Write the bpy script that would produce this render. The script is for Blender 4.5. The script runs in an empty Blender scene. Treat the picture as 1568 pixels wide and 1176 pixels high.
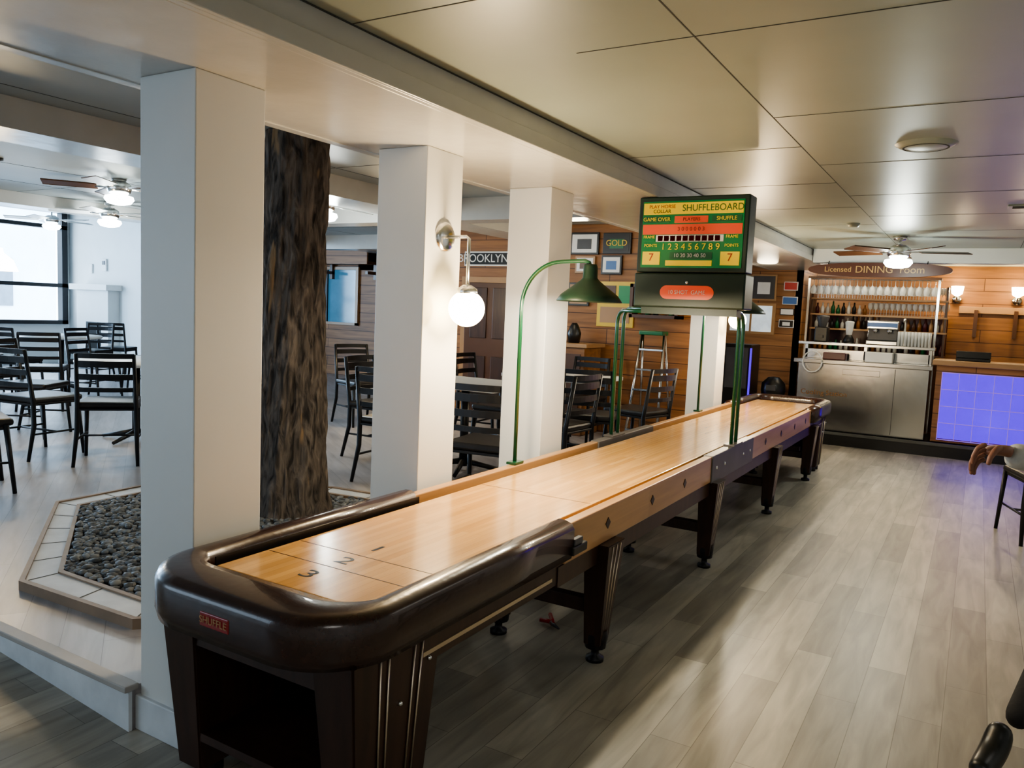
import bpy, bmesh, math, random
from mathutils import Vector, Matrix, noise
random.seed(7)
S=bpy.context.scene
COL=S.collection
# ------------------------------------------------------------------ materials
def newmat(n):
    m=bpy.data.materials.new(n); m.use_nodes=True
    return m,m.node_tree,m.node_tree.nodes["Principled BSDF"]
def N(nt,t,**k):
    n=nt.nodes.new(t)
    for a,b in k.items(): setattr(n,a,b)
    return n
def flat(n,c,rough=.5,metal=0,emit=None,es=0,var=.12,scale=6,bump=0,coat=0,trans=0,bd=.02):
    m,nt,b=newmat(n)
    b.inputs["Roughness"].default_value=rough; b.inputs["Metallic"].default_value=metal
    b.inputs["Coat Weight"].default_value=coat; b.inputs["Transmission Weight"].default_value=trans
    no=N(nt,"ShaderNodeTexNoise"); no.inputs["Scale"].default_value=scale; no.inputs["Detail"].default_value=4
    tc=N(nt,"ShaderNodeTexCoord"); nt.links.new(tc.outputs["Object"],no.inputs["Vector"])
    r=N(nt,"ShaderNodeValToRGB"); 
    r.color_ramp.elements[0].position=.3; r.color_ramp.elements[1].position=.7
    r.color_ramp.elements[0].color=(*[x*(1-var) for x in c],1); r.color_ramp.elements[1].color=(*[min(1,x*(1+var)) for x in c],1)
    nt.links.new(no.outputs["Fac"],r.inputs["Fac"]); nt.links.new(r.outputs["Color"],b.inputs["Base Color"])
    if bump:
        bp=N(nt,"ShaderNodeBump"); bp.inputs["Strength"].default_value=bump; bp.inputs["Distance"].default_value=bd
        nt.links.new(no.outputs["Fac"],bp.inputs["Height"]); nt.links.new(bp.outputs["Normal"],b.inputs["Normal"])
    if emit:
        b.inputs["Emission Color"].default_value=(*emit,1); b.inputs["Emission Strength"].default_value=es
    return m
def planks(n,c1,c2,cm,L,W,rot=(0,0,0),rough=.4,mortar=.003,grain=.35,coat=0,gs=(1,14,14),bump=.15,freq=.5):
    m,nt,b=newmat(n)
    g=N(nt,"ShaderNodeNewGeometry"); mp=N(nt,"ShaderNodeMapping"); mp.inputs["Rotation"].default_value=rot
    nt.links.new(g.outputs["Position"],mp.inputs["Vector"])
    br=N(nt,"ShaderNodeTexBrick"); br.offset=.37; br.offset_frequency=2; br.squash=1
    br.inputs["Scale"].default_value=1; br.inputs["Brick Width"].default_value=L; br.inputs["Row Height"].default_value=W
    br.inputs["Mortar Size"].default_value=mortar; br.inputs["Mortar Smooth"].default_value=.2; br.inputs["Bias"].default_value=0
    br.inputs["Color1"].default_value=(*c1,1); br.inputs["Color2"].default_value=(*c2,1); br.inputs["Mortar"].default_value=(*cm,1)
    nt.links.new(mp.outputs["Vector"],br.inputs["Vector"])
    m2=N(nt,"ShaderNodeMapping"); m2.inputs["Scale"].default_value=gs
    nt.links.new(mp.outputs["Vector"],m2.inputs["Vector"])
    no=N(nt,"ShaderNodeTexNoise"); no.inputs["Scale"].default_value=1.6; no.inputs["Detail"].default_value=6; no.inputs["Distortion"].default_value=.6
    nt.links.new(m2.outputs["Vector"],no.inputs["Vector"])
    r=N(nt,"ShaderNodeValToRGB"); r.color_ramp.elements[0].position=.3; r.color_ramp.elements[1].position=.7
    r.color_ramp.elements[0].color=(1-grain,)*3+(1,); r.color_ramp.elements[1].color=(1.08,1.08,1.08,1)
    nt.links.new(no.outputs["Fac"],r.inputs["Fac"])
    mx=N(nt,"ShaderNodeMix",data_type='RGBA',blend_type='MULTIPLY'); mx.inputs[0].default_value=1
    nt.links.new(br.outputs["Color"],mx.inputs[6]); nt.links.new(r.outputs["Color"],mx.inputs[7])
    nt.links.new(mx.outputs[2],b.inputs["Base Color"])
    b.inputs["Roughness"].default_value=rough; b.inputs["Coat Weight"].default_value=coat; b.inputs["Coat Roughness"].default_value=.15
    bp=N(nt,"ShaderNodeBump"); bp.inputs["Strength"].default_value=bump; bp.inputs["Distance"].default_value=.005; bp.invert=True
    nt.links.new(br.outputs["Fac"],bp.inputs["Height"]); nt.links.new(bp.outputs["Normal"],b.inputs["Normal"])
    return m
H=math.pi/2
M={}
M['floor']=planks("vinyl_plank",(.47,.44,.37),(.28,.26,.22),(.17,.155,.13),1.25,.17,rot=(0,0,H),rough=.38,mortar=.0015,grain=.36,gs=(1.2,9,9))
M['floorB']=planks("vinyl_plank_dining",(.44,.42,.43),(.35,.33,.335),(.2,.19,.19),1.25,.17,rot=(0,0,.6),rough=.33,mortar=.0015,grain=.25,gs=(1.2,9,9))
M['maple']=planks("maple_butcher_block",(.83,.48,.175),(.69,.37,.115),(.52,.27,.08),.9,.034,rot=(0,0,H),rough=.25,mortar=.0006,grain=.14,coat=.6,gs=(.8,12,12),bump=.02)
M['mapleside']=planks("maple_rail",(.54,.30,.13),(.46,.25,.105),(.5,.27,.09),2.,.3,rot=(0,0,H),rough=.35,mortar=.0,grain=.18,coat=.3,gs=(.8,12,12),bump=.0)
M['pine']=planks("pine_boards",(.36,.165,.058),(.28,.125,.044),(.09,.036,.014),3.,.19,rot=(H,0,0),rough=.5,mortar=.006,grain=.4,gs=(.8,10,10),bump=.4)
M['walnut']=planks("walnut_laminate",(.055,.023,.012),(.042,.018,.010),(.03,.012,.006),2,.6,rot=(0,H,0),rough=.38,mortar=0,grain=.4,gs=(1.5,14,14),bump=0)
M['wall']=flat("painted_plaster",(.64,.67,.67),.55,var=.03,scale=3,bump=.03)
M['colm']=flat("column_paint",(.68,.68,.66),.45,var=.02,scale=3,bump=.03)
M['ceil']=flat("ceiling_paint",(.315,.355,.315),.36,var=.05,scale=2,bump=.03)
M['ceilD']=flat("ceiling_paint_dining",(.34,.37,.37),.42,var=.05,scale=2,bump=.03)
M['beam']=flat("beam_gloss_paint",(.54,.53,.50),.22,var=.03,scale=7,bump=.10)
M['seam']=flat("ceiling_seam",(.08,.08,.07),.8)
M['black']=flat("black_metal",(.014,.014,.016),.4,metal=.3)
M['rubber']=flat("black_vinyl",(.012,.010,.010),.38,bump=.05,scale=40)
M['brownv']=flat("brown_vinyl",(.034,.014,.009),.27,bump=.05,scale=30,var=.25,coat=.3)
M['chrome']=flat("chrome",(.75,.75,.74),.2,metal=1,var=.03)
M['brass']=flat("satin_strip",(.55,.47,.36),.3,metal=1,var=.03)
M['steel']=flat("brushed_steel",(.50,.49,.47),.19,metal=1,var=.04,scale=1.3,bump=.16,bd=.04)
M['greenp']=flat("green_enamel_tube",(.008,.075,.028),.3,coat=.5)
M['greend']=flat("dark_green_enamel",(.006,.026,.015),.45)
M['white']=flat("white_laminate",(.68,.69,.68),.35,var=.02)
M['opal']=flat("opal_glass_lit",(1,.9,.7),.3,emit=(1,.74,.36),es=20,var=.01)
M['bulb']=flat("bulb_lit",(1,.9,.7),.3,emit=(1,.8,.5),es=25,var=.01)
M['cool']=flat("cool_light_glass",(1,1,1),.3,emit=(.9,1,.95),es=14,var=.01)
M['shin']=flat("white_inside_enamel",(.75,.75,.7),.4)
M['stone']=flat("curb_tile",(.40,.37,.34),.5,var=.1,scale=4)
M['curbw']=flat("white_edging",(.62,.64,.66),.5)
M['edge']=flat("brown_edging",(.26,.18,.12),.5,var=.15,scale=8)
M['darkgrey']=flat("dark_grey_plastic",(.06,.06,.065),.4)
M['bracket']=flat("grey_bracket_metal",(.13,.12,.115),.45,metal=.2)
M['purple']=flat("purple_lit_glass_block",(.03,.003,.25),.35,emit=(.10,.002,1.),es=.9,var=.3,scale=9)
M['grout']=flat("block_grout",(.22,.16,.42),.5,emit=(.4,.2,1),es=.35)
M['glass']=flat("clear_glassware",(.70,.73,.73),.06,var=.02,coat=1)
M['glass'].node_tree.nodes["Principled BSDF"].inputs["Alpha"].default_value=.55
M['skin']=flat("skin",(.24,.11,.07),.5,var=.1,scale=15)
M['sleeve']=flat("grey_cloth",(.50,.49,.46),.9,scale=30,bump=.2)
M['denim']=flat("black_cloth",(.012,.012,.014),.85,scale=30,bump=.2)
M['hair']=flat("dark_hair",(.02,.014,.01),.6,scale=60,bump=.4)
for n,c in dict(red=(.40,.02,.02),yel=(.65,.45,.04),grn=(.01,.12,.04),gb=(.02,.25,.08),oran=(.75,.10,.03),wht=(.72,.72,.70),blu=(.05,.14,.36),blk=(.01,.01,.01),brn=(.085,.036,.015),sign=(.075,.022,.012),gold=(.50,.33,.12),tan=(.36,.21,.10),amber=(.22,.09,.02),maroon=(.07,.012,.015)).items():
    M[n]=flat("paint_"+n,c,.35,var=.05)
M['sg']=flat("score_green",(.005,.15,.04),.3,emit=(.0,.30,.07),es=.10,var=.05)
M['sy']=flat("score_yellow",(.70,.50,.02),.3,emit=(.9,.6,.02),es=.22,var=.05)
M['sr']=flat("score_red",(.62,.07,.03),.3,emit=(.9,.10,.03),es=.22,var=.05)
M['sd']=flat("score_dark",(.12,.02,.02),.3,emit=(.3,.02,.02),es=.1,var=.3,scale=60)
M['blueglass']=flat("window_blue_glass",(.04,.10,.16),.1,emit=(.10,.35,.60),es=.3,var=.6,scale=1.5)
M['cool2']=flat("daylit_pane",(.5,.55,.6),.3,emit=(.75,.85,.9),es=.4,var=.5,scale=4)
M['outside']=flat("outside_siding",(.62,.70,.76),.8,var=.1,scale=1)
M['outwin']=flat("outside_window",(.10,.13,.16),.2)
def barkmat():
    m,nt,b=newmat("bark"); b.inputs["Roughness"].default_value=.85
    tc=N(nt,"ShaderNodeNewGeometry"); mp=N(nt,"ShaderNodeMapping"); mp.inputs["Scale"].default_value=(11,11,2.6)
    nt.links.new(tc.outputs["Position"],mp.inputs["Vector"])
    v=N(nt,"ShaderNodeTexNoise"); v.inputs["Scale"].default_value=1.7; v.inputs["Detail"].default_value=8; v.inputs["Distortion"].default_value=1.2
    nt.links.new(mp.outputs["Vector"],v.inputs["Vector"])
    r=N(nt,"ShaderNodeValToRGB"); e=r.color_ramp.elements
    e[0].position=.34; e[0].color=(.028,.022,.018,1); e[1].position=.70; e[1].color=(.22,.175,.14,1)
    nt.links.new(v.outputs["Fac"],r.inputs["Fac"])
    n2=N(nt,"ShaderNodeTexNoise"); n2.inputs["Scale"].default_value=1.; n2.inputs["Detail"].default_value=3
    mp2=N(nt,"ShaderNodeMapping"); mp2.inputs["Scale"].default_value=(5,5,1.2); nt.links.new(tc.outputs["Position"],mp2.inputs["Vector"]); nt.links.new(mp2.outputs["Vector"],n2.inputs["Vector"])
    r2=N(nt,"ShaderNodeValToRGB"); r2.color_ramp.elements[0].position=.635; r2.color_ramp.elements[1].position=.66
    nt.links.new(n2.outputs["Fac"],r2.inputs["Fac"])
    mx=N(nt,"ShaderNodeMix",data_type='RGBA'); nt.links.new(r2.outputs["Color"],mx.inputs[0]); nt.links.new(r.outputs["Color"],mx.inputs[6]); mx.inputs[7].default_value=(.30,.19,.10,1)
    nt.links.new(mx.outputs[2],b.inputs["Base Color"])
    bp=N(nt,"ShaderNodeBump"); bp.inputs["Strength"].default_value=.9; bp.inputs["Distance"].default_value=.03
    nt.links.new(v.outputs["Fac"],bp.inputs["Height"]); nt.links.new(bp.outputs["Normal"],b.inputs["Normal"]); return m
M['bark']=barkmat()
def pebmat():
    m,nt,b=newmat("slate_pebbles"); b.inputs["Roughness"].default_value=.6
    g=N(nt,"ShaderNodeNewGeometry"); r=N(nt,"ShaderNodeValToRGB"); e=r.color_ramp.elements
    e[0].color=(.05,.055,.06,1); e[1].color=(.27,.28,.285,1)
    nt.links.new(g.outputs["Random Per Island"],r.inputs["Fac"]); nt.links.new(r.outputs["Color"],b.inputs["Base Color"]); return m
M['pebble']=pebmat()
# ------------------------------------------------------------------ mesh builder
class G:
    def __init__(s,name): s.name=name; s.bm=bmesh.new(); s.mats=[]; s.kids=[]
    def mi(s,k):
        if k not in s.mats: s.mats.append(k)
        return s.mats.index(k)
    def _set(s,faces,k,smooth):
        i=s.mi(k)
        for f in faces: f.material_index=i; f.smooth=smooth
    def box(s,lo,hi,k,bev=0,rot=None,piv=None):
        lo=Vector(lo);hi=Vector(hi); c=(lo+hi)/2; d=hi-lo
        r=bmesh.ops.create_cube(s.bm,size=1); vs=r['verts']
        for v in vs: v.co=Vector((v.co.x*d.x,v.co.y*d.y,v.co.z*d.z))
        if rot is not None:
            R=rot if isinstance(rot,Matrix) else Matrix.Rotation(rot,3,'Z')
            p=Vector(piv) if piv else c
            for v in vs: v.co=R@(v.co+c-p)+p
        else:
            for v in vs: v.co+=c
        fs=list({f for v in vs for f in v.link_faces}); s._set(fs,k,False)
        if bev:
            es=list({e for v in vs for e in v.link_edges})
            r=bmesh.ops.bevel(s.bm,geom=es,offset=bev,segments=2,affect='EDGES',profile=.5)
            s._set(r['faces'],k,False)
        return s
    def taper(s,p0,p1,s0,s1,k,bev=0):
        vs=[]
        for p,sz in ((p0,s0),(p1,s1)):
            for a,b in ((-1,-1),(1,-1),(1,1),(-1,1)): vs.append(s.bm.verts.new((p[0]+a*sz[0]/2,p[1]+b*sz[1]/2,p[2])))
        F=[(3,2,1,0),(4,5,6,7)]+[(i,(i+1)%4,(i+1)%4+4,i+4) for i in range(4)]
        fs=[s.bm.faces.new([vs[i] for i in f]) for f in F]; s._set(fs,k,False)
        if bev:
            es=list({e for v in vs for e in v.link_edges}); r=bmesh.ops.bevel(s.bm,geom=es,offset=bev,segments=2,affect='EDGES'); s._set(r['faces'],k,False)
        return s
    def tube(s,pts,r,k,seg=10,cap=True):
        pts=[Vector(p) for p in pts]; n=len(pts); rr=r if isinstance(r,(list,tuple)) else [r]*n
        rings=[]; prev=None
        for i,p in enumerate(pts):
            t=(pts[min(i+1,n-1)]-pts[max(i-1,0)]).normalized()
            if prev is None:
                a=Vector((0,0,1)) if abs(t.z)<.9 else Vector((1,0,0)); x=t.cross(a).normalized()
            else: x=(prev-t*prev.dot(t)).normalized()
            y=t.cross(x); prev=x
            rings.append([s.bm.verts.new(p+(x*math.cos(2*math.pi*j/seg)+y*math.sin(2*math.pi*j/seg))*rr[i]) for j in range(seg)])
        fs=[]
        for a,b in zip(rings,rings[1:]):
            for j in range(seg): fs.append(s.bm.faces.new((a[j],a[(j+1)%seg],b[(j+1)%seg],b[j])))
        s._set(fs,k,True)
        if cap:
            c=[s.bm.faces.new(rings[0][::-1]),s.bm.faces.new(rings[-1])]; s._set(c,k,False)
        return s
    def lathe(s,c,prof,k,seg=24,axis='Z',close=False):
        c=Vector(c); rings=[]
        for r,z in prof:
            ring=[]
            for j in range(seg):
                a=2*math.pi*j/seg; x,y=max(r,1e-4)*math.cos(a),max(r,1e-4)*math.sin(a)
                v={'Z':(x,y,z),'Y':(x,z,y),'X':(z,x,y)}[axis]; ring.append(s.bm.verts.new(c+Vector(v)))
            rings.append(ring)
        fs=[]
        for a,b in zip(rings,rings[1:]):
            for j in range(seg): fs.append(s.bm.faces.new((a[j],a[(j+1)%seg],b[(j+1)%seg],b[j])))
        s._set(fs,k,True); return s
    def ball(s,c,r,k,sub=3,sc=(1,1,1)):
        q=bmesh.ops.create_icosphere(s.bm,subdivisions=sub,radius=r)
        for v in q['verts']: v.co=Vector((v.co.x*sc[0],v.co.y*sc[1],v.co.z*sc[2]))+Vector(c)
        s._set(list({f for v in q['verts'] for f in v.link_faces}),k,True); return s
    def prism(s,poly,z0,z1,k):
        a=[s.bm.verts.new((x,y,z0)) for x,y in poly]; b=[s.bm.verts.new((x,y,z1)) for x,y in poly]; n=len(poly)
        fs=[s.bm.faces.new(a[::-1]),s.bm.faces.new(b)]+[s.bm.faces.new((a[i],a[(i+1)%n],b[(i+1)%n],b[i])) for i in range(n)]
        s._set(fs,k,False); return s
    def quad(s,pts,k):
        f=s.bm.faces.new([s.bm.verts.new(p) for p in pts]); s._set([f],k,False); return s
    def sweep(s,path,prof,k):
        n=len(path); rings=[]
        for i,(x,y) in enumerate(path):
            a=Vector(path[max(i-1,0)]);b=Vector(path[min(i+1,n-1)]); t=(b-a).normalized(); nn=Vector((-t.y,t.x))
            pr=prof(x,y) if callable(prof) else prof
            rings.append([s.bm.verts.new((x+nn.x*o,y+nn.y*o,z)) for o,z in pr])
        m=len(rings[0]); fs=[]
        for a,b in zip(rings,rings[1:]):
            for j in range(m): fs.append(s.bm.faces.new((a[j],a[(j+1)%m],b[(j+1)%m],b[j])))
        fs.append(s.bm.faces.new(rings[0][::-1])); fs.append(s.bm.faces.new(rings[-1]))
        s._set(fs,k,True); return s
    def text(s,txt,loc,size,k,rot=(H,0,0),ext=.001,sx=1,name="lettering"):
        cu=bpy.data.curves.new(name,"FONT"); cu.body=txt; cu.size=size; cu.extrude=ext; cu.align_x='CENTER'; cu.align_y='CENTER'
        cu.materials.append(M[k]); o=bpy.data.objects.new(name,cu); COL.objects.link(o); o.location=loc; o.rotation_euler=rot; o.scale=(sx,1,1)
        s.kids.append(o); return s
    def done(s,loc=None,rotz=0):
        bmesh.ops.recalc_face_normals(s.bm,faces=s.bm.faces)
        me=bpy.data.meshes.new(s.name); s.bm.to_mesh(me); s.bm.free()
        for k in s.mats: me.materials.append(M[k])
        o=bpy.data.objects.new(s.name,me); COL.objects.link(o)
        if loc: o.location=loc; o.rotation_euler=(0,0,rotz)
        for c in s.kids: c.parent=o
        return o
def dup(o,name,loc,rz):
    q=bpy.data.objects.new(name,o.data); COL.objects.link(q); q.location=loc; q.rotation_euler=(0,0,rz); return q
# ------------------------------------------------------------------ constants
ZC=2.645; ZD=2.85; ZP=.18; ZB=2.49
# ------------------------------------------------------------------ room
g=G("floor"); g.box((-2.72,-3,-.1),(2.6,14,0),'floor'); g.done()
g=G("floor_dining_platform"); g.prism([(-17.2,1.80),(-2.73,1.80),(-2.73,1.82),(-2.41,2.16),(-2.41,12.6),(-17.2,12.6)],-.1,ZP,'floorB'); g.done()
g=G("floor_ramp"); g.quad([(-2.72,-3,0),(-2.72,1.80,0),(-4.9,1.80,ZP-.01),(-4.9,-3,ZP-.01)],'floor'); g.quad([(-4.9,-3,ZP-.01),(-4.9,1.80,ZP-.01),(-17.2,1.8,ZP-.01),(-17.2,-3,ZP-.01)],'floor')
g.done()
g=G("trim_platform_skirt"); g.box((-17,1.785,-.05),(-2.72,1.80,ZP-.02),'curbw').box((-17,1.77,ZP-.02),(-2.72,1.83,ZP+.004),'stone',.004); g.done()
g=G("ceiling"); g.box((-1.94,-3,ZC),(2.6,13.9,ZC+.1),'ceil'); g.done()
g=G("trim_ceiling_seam")
sw=.0022
for x in (-.91,.31,1.53): g.box((x-sw,-3,ZC-.0015),(x+sw,10.6,ZC+.01),'seam')
for y in (.87,2.08,4.5,5.7,6.9,8.1,9.3): g.box((-1.93,y-sw,ZC-.0015),(-.91,y+sw,ZC+.01),'seam')
for y in (1.45,3.83,5.05,6.3,7.5,8.7): g.box((-.91,y-sw,ZC-.0015),(2.5,y+sw,ZC+.01),'seam')
g.box((-1.35,2.65-sw,ZC-.0015),(2.5,2.65+sw,ZC+.01),'seam')
g.box((-1.93,-3,ZC-.004),(-1.915,10.6,ZC+.01),'seam')
g.done()
g=G("ceiling_dining"); g.box((-10,-3,ZD),(-2.7,12.6,ZD+.1),'ceilD').box((-17.2,-3,3.4),(-10,12.6,3.5),'ceilD').box((-10.1,-3,ZD+.1),(-10,12.6,3.4),'wall'); g.done()
g=G("trim_dining_ceiling_seam")
for x in (-4.85,-6.6,-7.8,-9): g.box((x-sw,-3,ZD-.002),(x+sw,12.5,ZD+.01),'seam')
for y in (1.5,5.1,7.9,9.1): g.box((-10,y-sw,ZD-.002),(-2.85,y+sw,ZD+.01),'seam')
g.done()
g=G("ceiling_beam"); g.box((-2.84,-3,ZB),(-1.95,12.5,ZC+.25),'beam',.006).box((-1.955,-3,ZB),(-1.92,12.5,ZC),'beam',.006).box((-1.925,1.0,ZB+.0),(-1.905,12.5,ZB+.07),'beam',.004).box((-2.86,-3,ZB-.004),(-2.80,12.5,ZB+.03),'beam',.003); g.done()
g=G("ceiling_crossbeam")
g.box((-10,6.9,2.62),(-2.85,7.2,ZD),'beam').box((-10,10.1,2.62),(-2.85,10.4,ZD),'beam').box((-5.6,-3,2.66),(-5.1,6.9,ZD-.001),'beam').box((-5.6,7.2,2.66),(-5.1,10.1,ZD-.001),'beam').box((-10.3,-3,2.7),(-9.9,12.5,ZD-.002),'beam'); g.done()
for i,y in enumerate((1.83,3.16,4.46,8.35)):
    n="column" if i==0 else "column.%03d"%i
    g=G(n); g.box((-2.71,y,0),(-2.40,y+.31,ZB),'colm',.004)
    if i==0: g.box((-2.725,y-.015,0),(-2.40,y+.32,.14),'curbw',.004)
    g.done()
g=G("wall_right"); g.box((2.5,-3,0),(2.6,14,ZC),'wall'); g.done()
g=G("wall_rear"); g.box((-17.2,-3.1,0),(2.6,-3,3.5),'wall'); g.done()
g=G("wall_left")
g.box((-17.1,-3,0),(-17,1.2,3.4),'wall').box((-17.1,1.2,0),(-17,9.72,1.0),'wall').box((-17.1,1.2,3.38),(-17,9.72,3.45),'wall').box((-17.1,9.72,0),(-17,9.85,3.4),'wall'); g.done()
g=G("window_1")
for y in (1.2,3.3,5.4,7.5,9.6): g.box((-17.08,y,1.0),(-16.9,y+.12,3.4),'black')
for z in (1.0,1.78,3.0,3.34): g.box((-17.08,1.2,z),(-16.9,9.72,z+.08),'black')
g.done()
g=G("wall_far_left"); g.box((-17.1,9.8,0),(-14.2,9.9,3.4),'wall').box((-14.2,9.8,0),(-14.1,12.5,3.4),'wall'); g.done()
g=G("fireplace_mantel"); g.box((-16.3,9.55,ZP),(-15.2,9.8,1.75),'wall',.01).box((-16.4,9.45,1.75),(-15.1,9.8,1.87),'white',.01).box((-15.95,9.54,ZP+.1),(-15.45,9.56,1.1),'blk'); g.done()
g=G("wall_thermostat"); g.box((-15.75,9.76,2.15),(-15.6,9.8,2.4),'white',.01).box((-15.72,9.75,2.28),(-15.63,9.765,2.36),'darkgrey').box((-16.2,9.77,2.1),(-16.1,9.8,2.3),'white',.01); g.done()
g=G("wall_far"); g.box((-14.2,12.5,0),(-12.9,12.6,3.4),'pine').box((-14.2,12.5,0),(-8.5,12.6,1.3),'pine').box((-14.2,12.5,2.4),(-8.5,12.6,3.4),'pine').box((-11.2,12.5,1.3),(-2.35,12.6,3.4),'pine').box((-8.5,12.5,0),(-2.35,12.6,1.3),'pine')
g.box((-2.45,12.5,0),(-2.35,13.6,ZC),'pine'); g.done()
g=G("window_2"); g.box((-12.9,12.52,1.3),(-11.2,12.58,2.4),'blueglass').box((-12.95,12.45,1.25),(-11.15,12.5,1.3),'tan').box((-12.95,12.45,2.4),(-11.15,12.5,2.46),'tan').box((-12.1,12.46,1.3),(-12.02,12.5,2.4),'blk').box((-12.95,12.45,1.25),(-12.88,12.5,2.4),'tan').box((-11.22,12.45,1.25),(-11.15,12.5,2.4),'tan'); g.done()
g=G("wall_shelf_canopy"); g.box((-13.2,12.1,2.5),(-10.6,12.48,2.56),'brn').box((-13.2,12.08,2.5),(-10.6,12.12,2.8),'pine')
for x in (-13.1,-11.9,-10.7): g.box((x,12.15,2.3),(x+.07,12.48,2.36),'brn').box((x,12.4,2.2),(x+.07,12.48,2.5),'brn')
g.done()
g=G("wall_partition"); g.box((-6.9,9.3,ZP),(-2.76,9.42,ZD),'pine').box((-6.95,9.28,ZP),(-6.9,9.44,ZD),'wht'); g.done()
def frame(name,c,w,h,ks,y,txt=None,border='blk',b=.025):
    g=G(name); x,z=c
    g.box((x-w/2,y-.03,z-h/2),(x+w/2,y,z+h/2),border,.003).box((x-w/2+b,y-.034,z-h/2+b),(x+w/2-b,y-.028,z+h/2-b),ks[0])
    if len(ks)>1: g.box((x-w/4,y-.038,z-h/4),(x+w/4,y-.033,z+h/5),ks[1])
    if txt: g.text(txt,(x,y-.042,z),h*.4,'yel')
    g.done()
frame("framed_picture",(-4.47,2.60),.40,.28,('wht','darkgrey'),9.29)
frame("framed_picture.001",(-4.02,2.60),.38,.26,('blk','grn'),9.29,txt="GOLD")
frame("framed_picture.002",(-4.45,2.33),.28,.22,('wht','brn'),9.29,border='tan')
frame("framed_picture.003",(-4.08,2.33),.28,.24,('wht','blu'),9.29)
frame("framed_picture.004",(-4.52,1.95),.3,.3,('tan','brn'),9.29)
g=G("street_sign"); g.box((-6.32,9.25,2.30),(-5.45,9.28,2.50),'wht',.004).box((-6.30,9.245,2.32),(-5.47,9.25,2.48),'blk')
g.text("BROOKLYN RD",(-5.88,9.24,2.40),.155,'wht'); g.done()
g=G("door_1"); g.box((-6.35,9.25,ZP),(-5.35,9.295,2.15),'tan').box((-6.27,9.23,ZP+.02),(-5.43,9.26,2.07),'brn',.005).box((-5.42,9.22,ZP),(-5.34,9.29,2.2),'white')
for z in (.35,1.3): 
    g.box((-6.17,9.215,z),(-5.9,9.235,z+.7),'walnut',.005).box((-5.8,9.215,z),(-5.53,9.235,z+.7),'walnut',.005)
g.ball((-5.5,9.2,1.15),.03,'chrome'); g.done()
g=G("sideboard_counter"); g.box((-4.95,8.75,ZP),(-4.15,9.24,1.28),'pine',.005).box((-5.0,8.7,1.28),(-4.1,9.26,1.33),'tan',.005).box((-4.9,8.74,.3),(-4.58,8.75,1.2),'brn').box((-4.52,8.74,.3),(-4.2,8.75,1.2),'brn')
g.lathe((-4.4,8.95,1.33),[(.0,0),(.07,0),(.09,.12),(.05,.22),(.03,.25),(0,.25)],'blk').lathe((-4.75,8.95,1.33),[(.0,0),(.05,0),(.05,.15),(.02,.2),(.02,.26),(0,.26)],'chrome'); g.done()
g=G("wall_poster"); g.box((-4.25,9.27,1.55),(-3.75,9.295,2.12),'yel').box((-4.2,9.262,1.6),(-3.8,9.27,1.8),'tan').box((-4.2,9.262,1.85),(-4.0,9.27,2.07),'brn').box((-3.96,9.262,1.85),(-3.8,9.27,2.07),'gb'); g.done()
g=G("step_ladder")
for sx in (-1,1):
    g.tube([(-3.35+sx*.2,8.7,ZP),(-3.35+sx*.14,8.95,1.50)],.018,'steel',6); g.tube([(-3.35+sx*.2,9.2,ZP),(-3.35+sx*.14,8.98,1.48)],.014,'steel',6)
for i in range(5):
    f=(i+.7)/5.6; g.box((-3.35-.2+.06*f,8.68+.25*f,ZP+1.34*f-.012),(-3.35+.2-.06*f,8.76+.25*f,ZP+1.34*f+.012),'steel',.003)
g.box((-3.5,8.86,1.48),(-3.2,9.06,1.53),'grn',.01); g.done()
g=G("wine_rack_shelf"); g.box((-3.72,9.05,1.68),(-3.1,9.28,1.72),'brn').box((-3.72,9.05,2.05),(-3.1,9.28,2.09),'brn').box((-3.72,9.05,1.68),(-3.68,9.28,2.09),'brn').box((-3.14,9.05,1.68),(-3.1,9.28,2.09),'brn')
for i in range(5): g.lathe((-3.6+i*.1,9.12,1.72),[(0,0),(.035,0),(.035,.16),(.013,.2),(.013,.27),(0,.27)],('amber','grn','blk')[i%3],10)
g.done()
# ------------------------------------------------------------------ bar
g=G("trim_header_beam"); g.box((-1.90,10.6,2.47),(2.5,10.8,ZC),'wall',.004); g.done()
g=G("wall_bar_back"); g.box((-2.35,13.6,0),(2.6,13.7,ZC),'pine'); g.done()
g=G("trim_bar_plinth"); g.box((-2.30,11.80,0),(2.5,12.9,.17),'blk').box((-2.31,11.78,.15),(2.5,11.81,.19),'seam'); g.done()
g=G("steel_bar_counter"); Y0=11.9
g.box((-2.22,Y0,.19),(-.54,Y0+.65,1.14),'steel',.006).box((-2.28,Y0-.06,1.14),(-.50,Y0+.68,1.20),'steel',.008).box((-2.2,Y0+.3,1.2),(-.56,Y0+.45,1.34),'steel',.005).box((-2.28,Y0+.2,1.40),(-.50,Y0+.48,1.44),'steel',.005)
for x in (-2.2,-1.4,-.58): g.box((x,Y0+.3,1.2),(x+.04,Y0+.45,1.40),'steel')
g.box((-.95-.003,Y0-.004,.22),(-.95+.003,Y0+.002,1.12),'blk')
g.box((-1.62,Y0-.012,1.0),(-1.14,Y0,1.08),'steel',.004)
g.text("Cooling Station",(-1.85,Y0-.006,.72),.10,'amber',ext=.0005)
c=[(-2.02+.13*math.cos(t*math.pi/8),Y0-.09,1.16+.15*math.sin(t*math.pi/8)) for t in range(17)]; g.tube(c,.010,'wht',6)
g.tube([(-.9,Y0+.3,1.44),(-.9,Y0+.3,1.75),(-.9,Y0+.2,1.82),(-.9,Y0+.1,1.78)],.015,'chrome',8)
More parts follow.
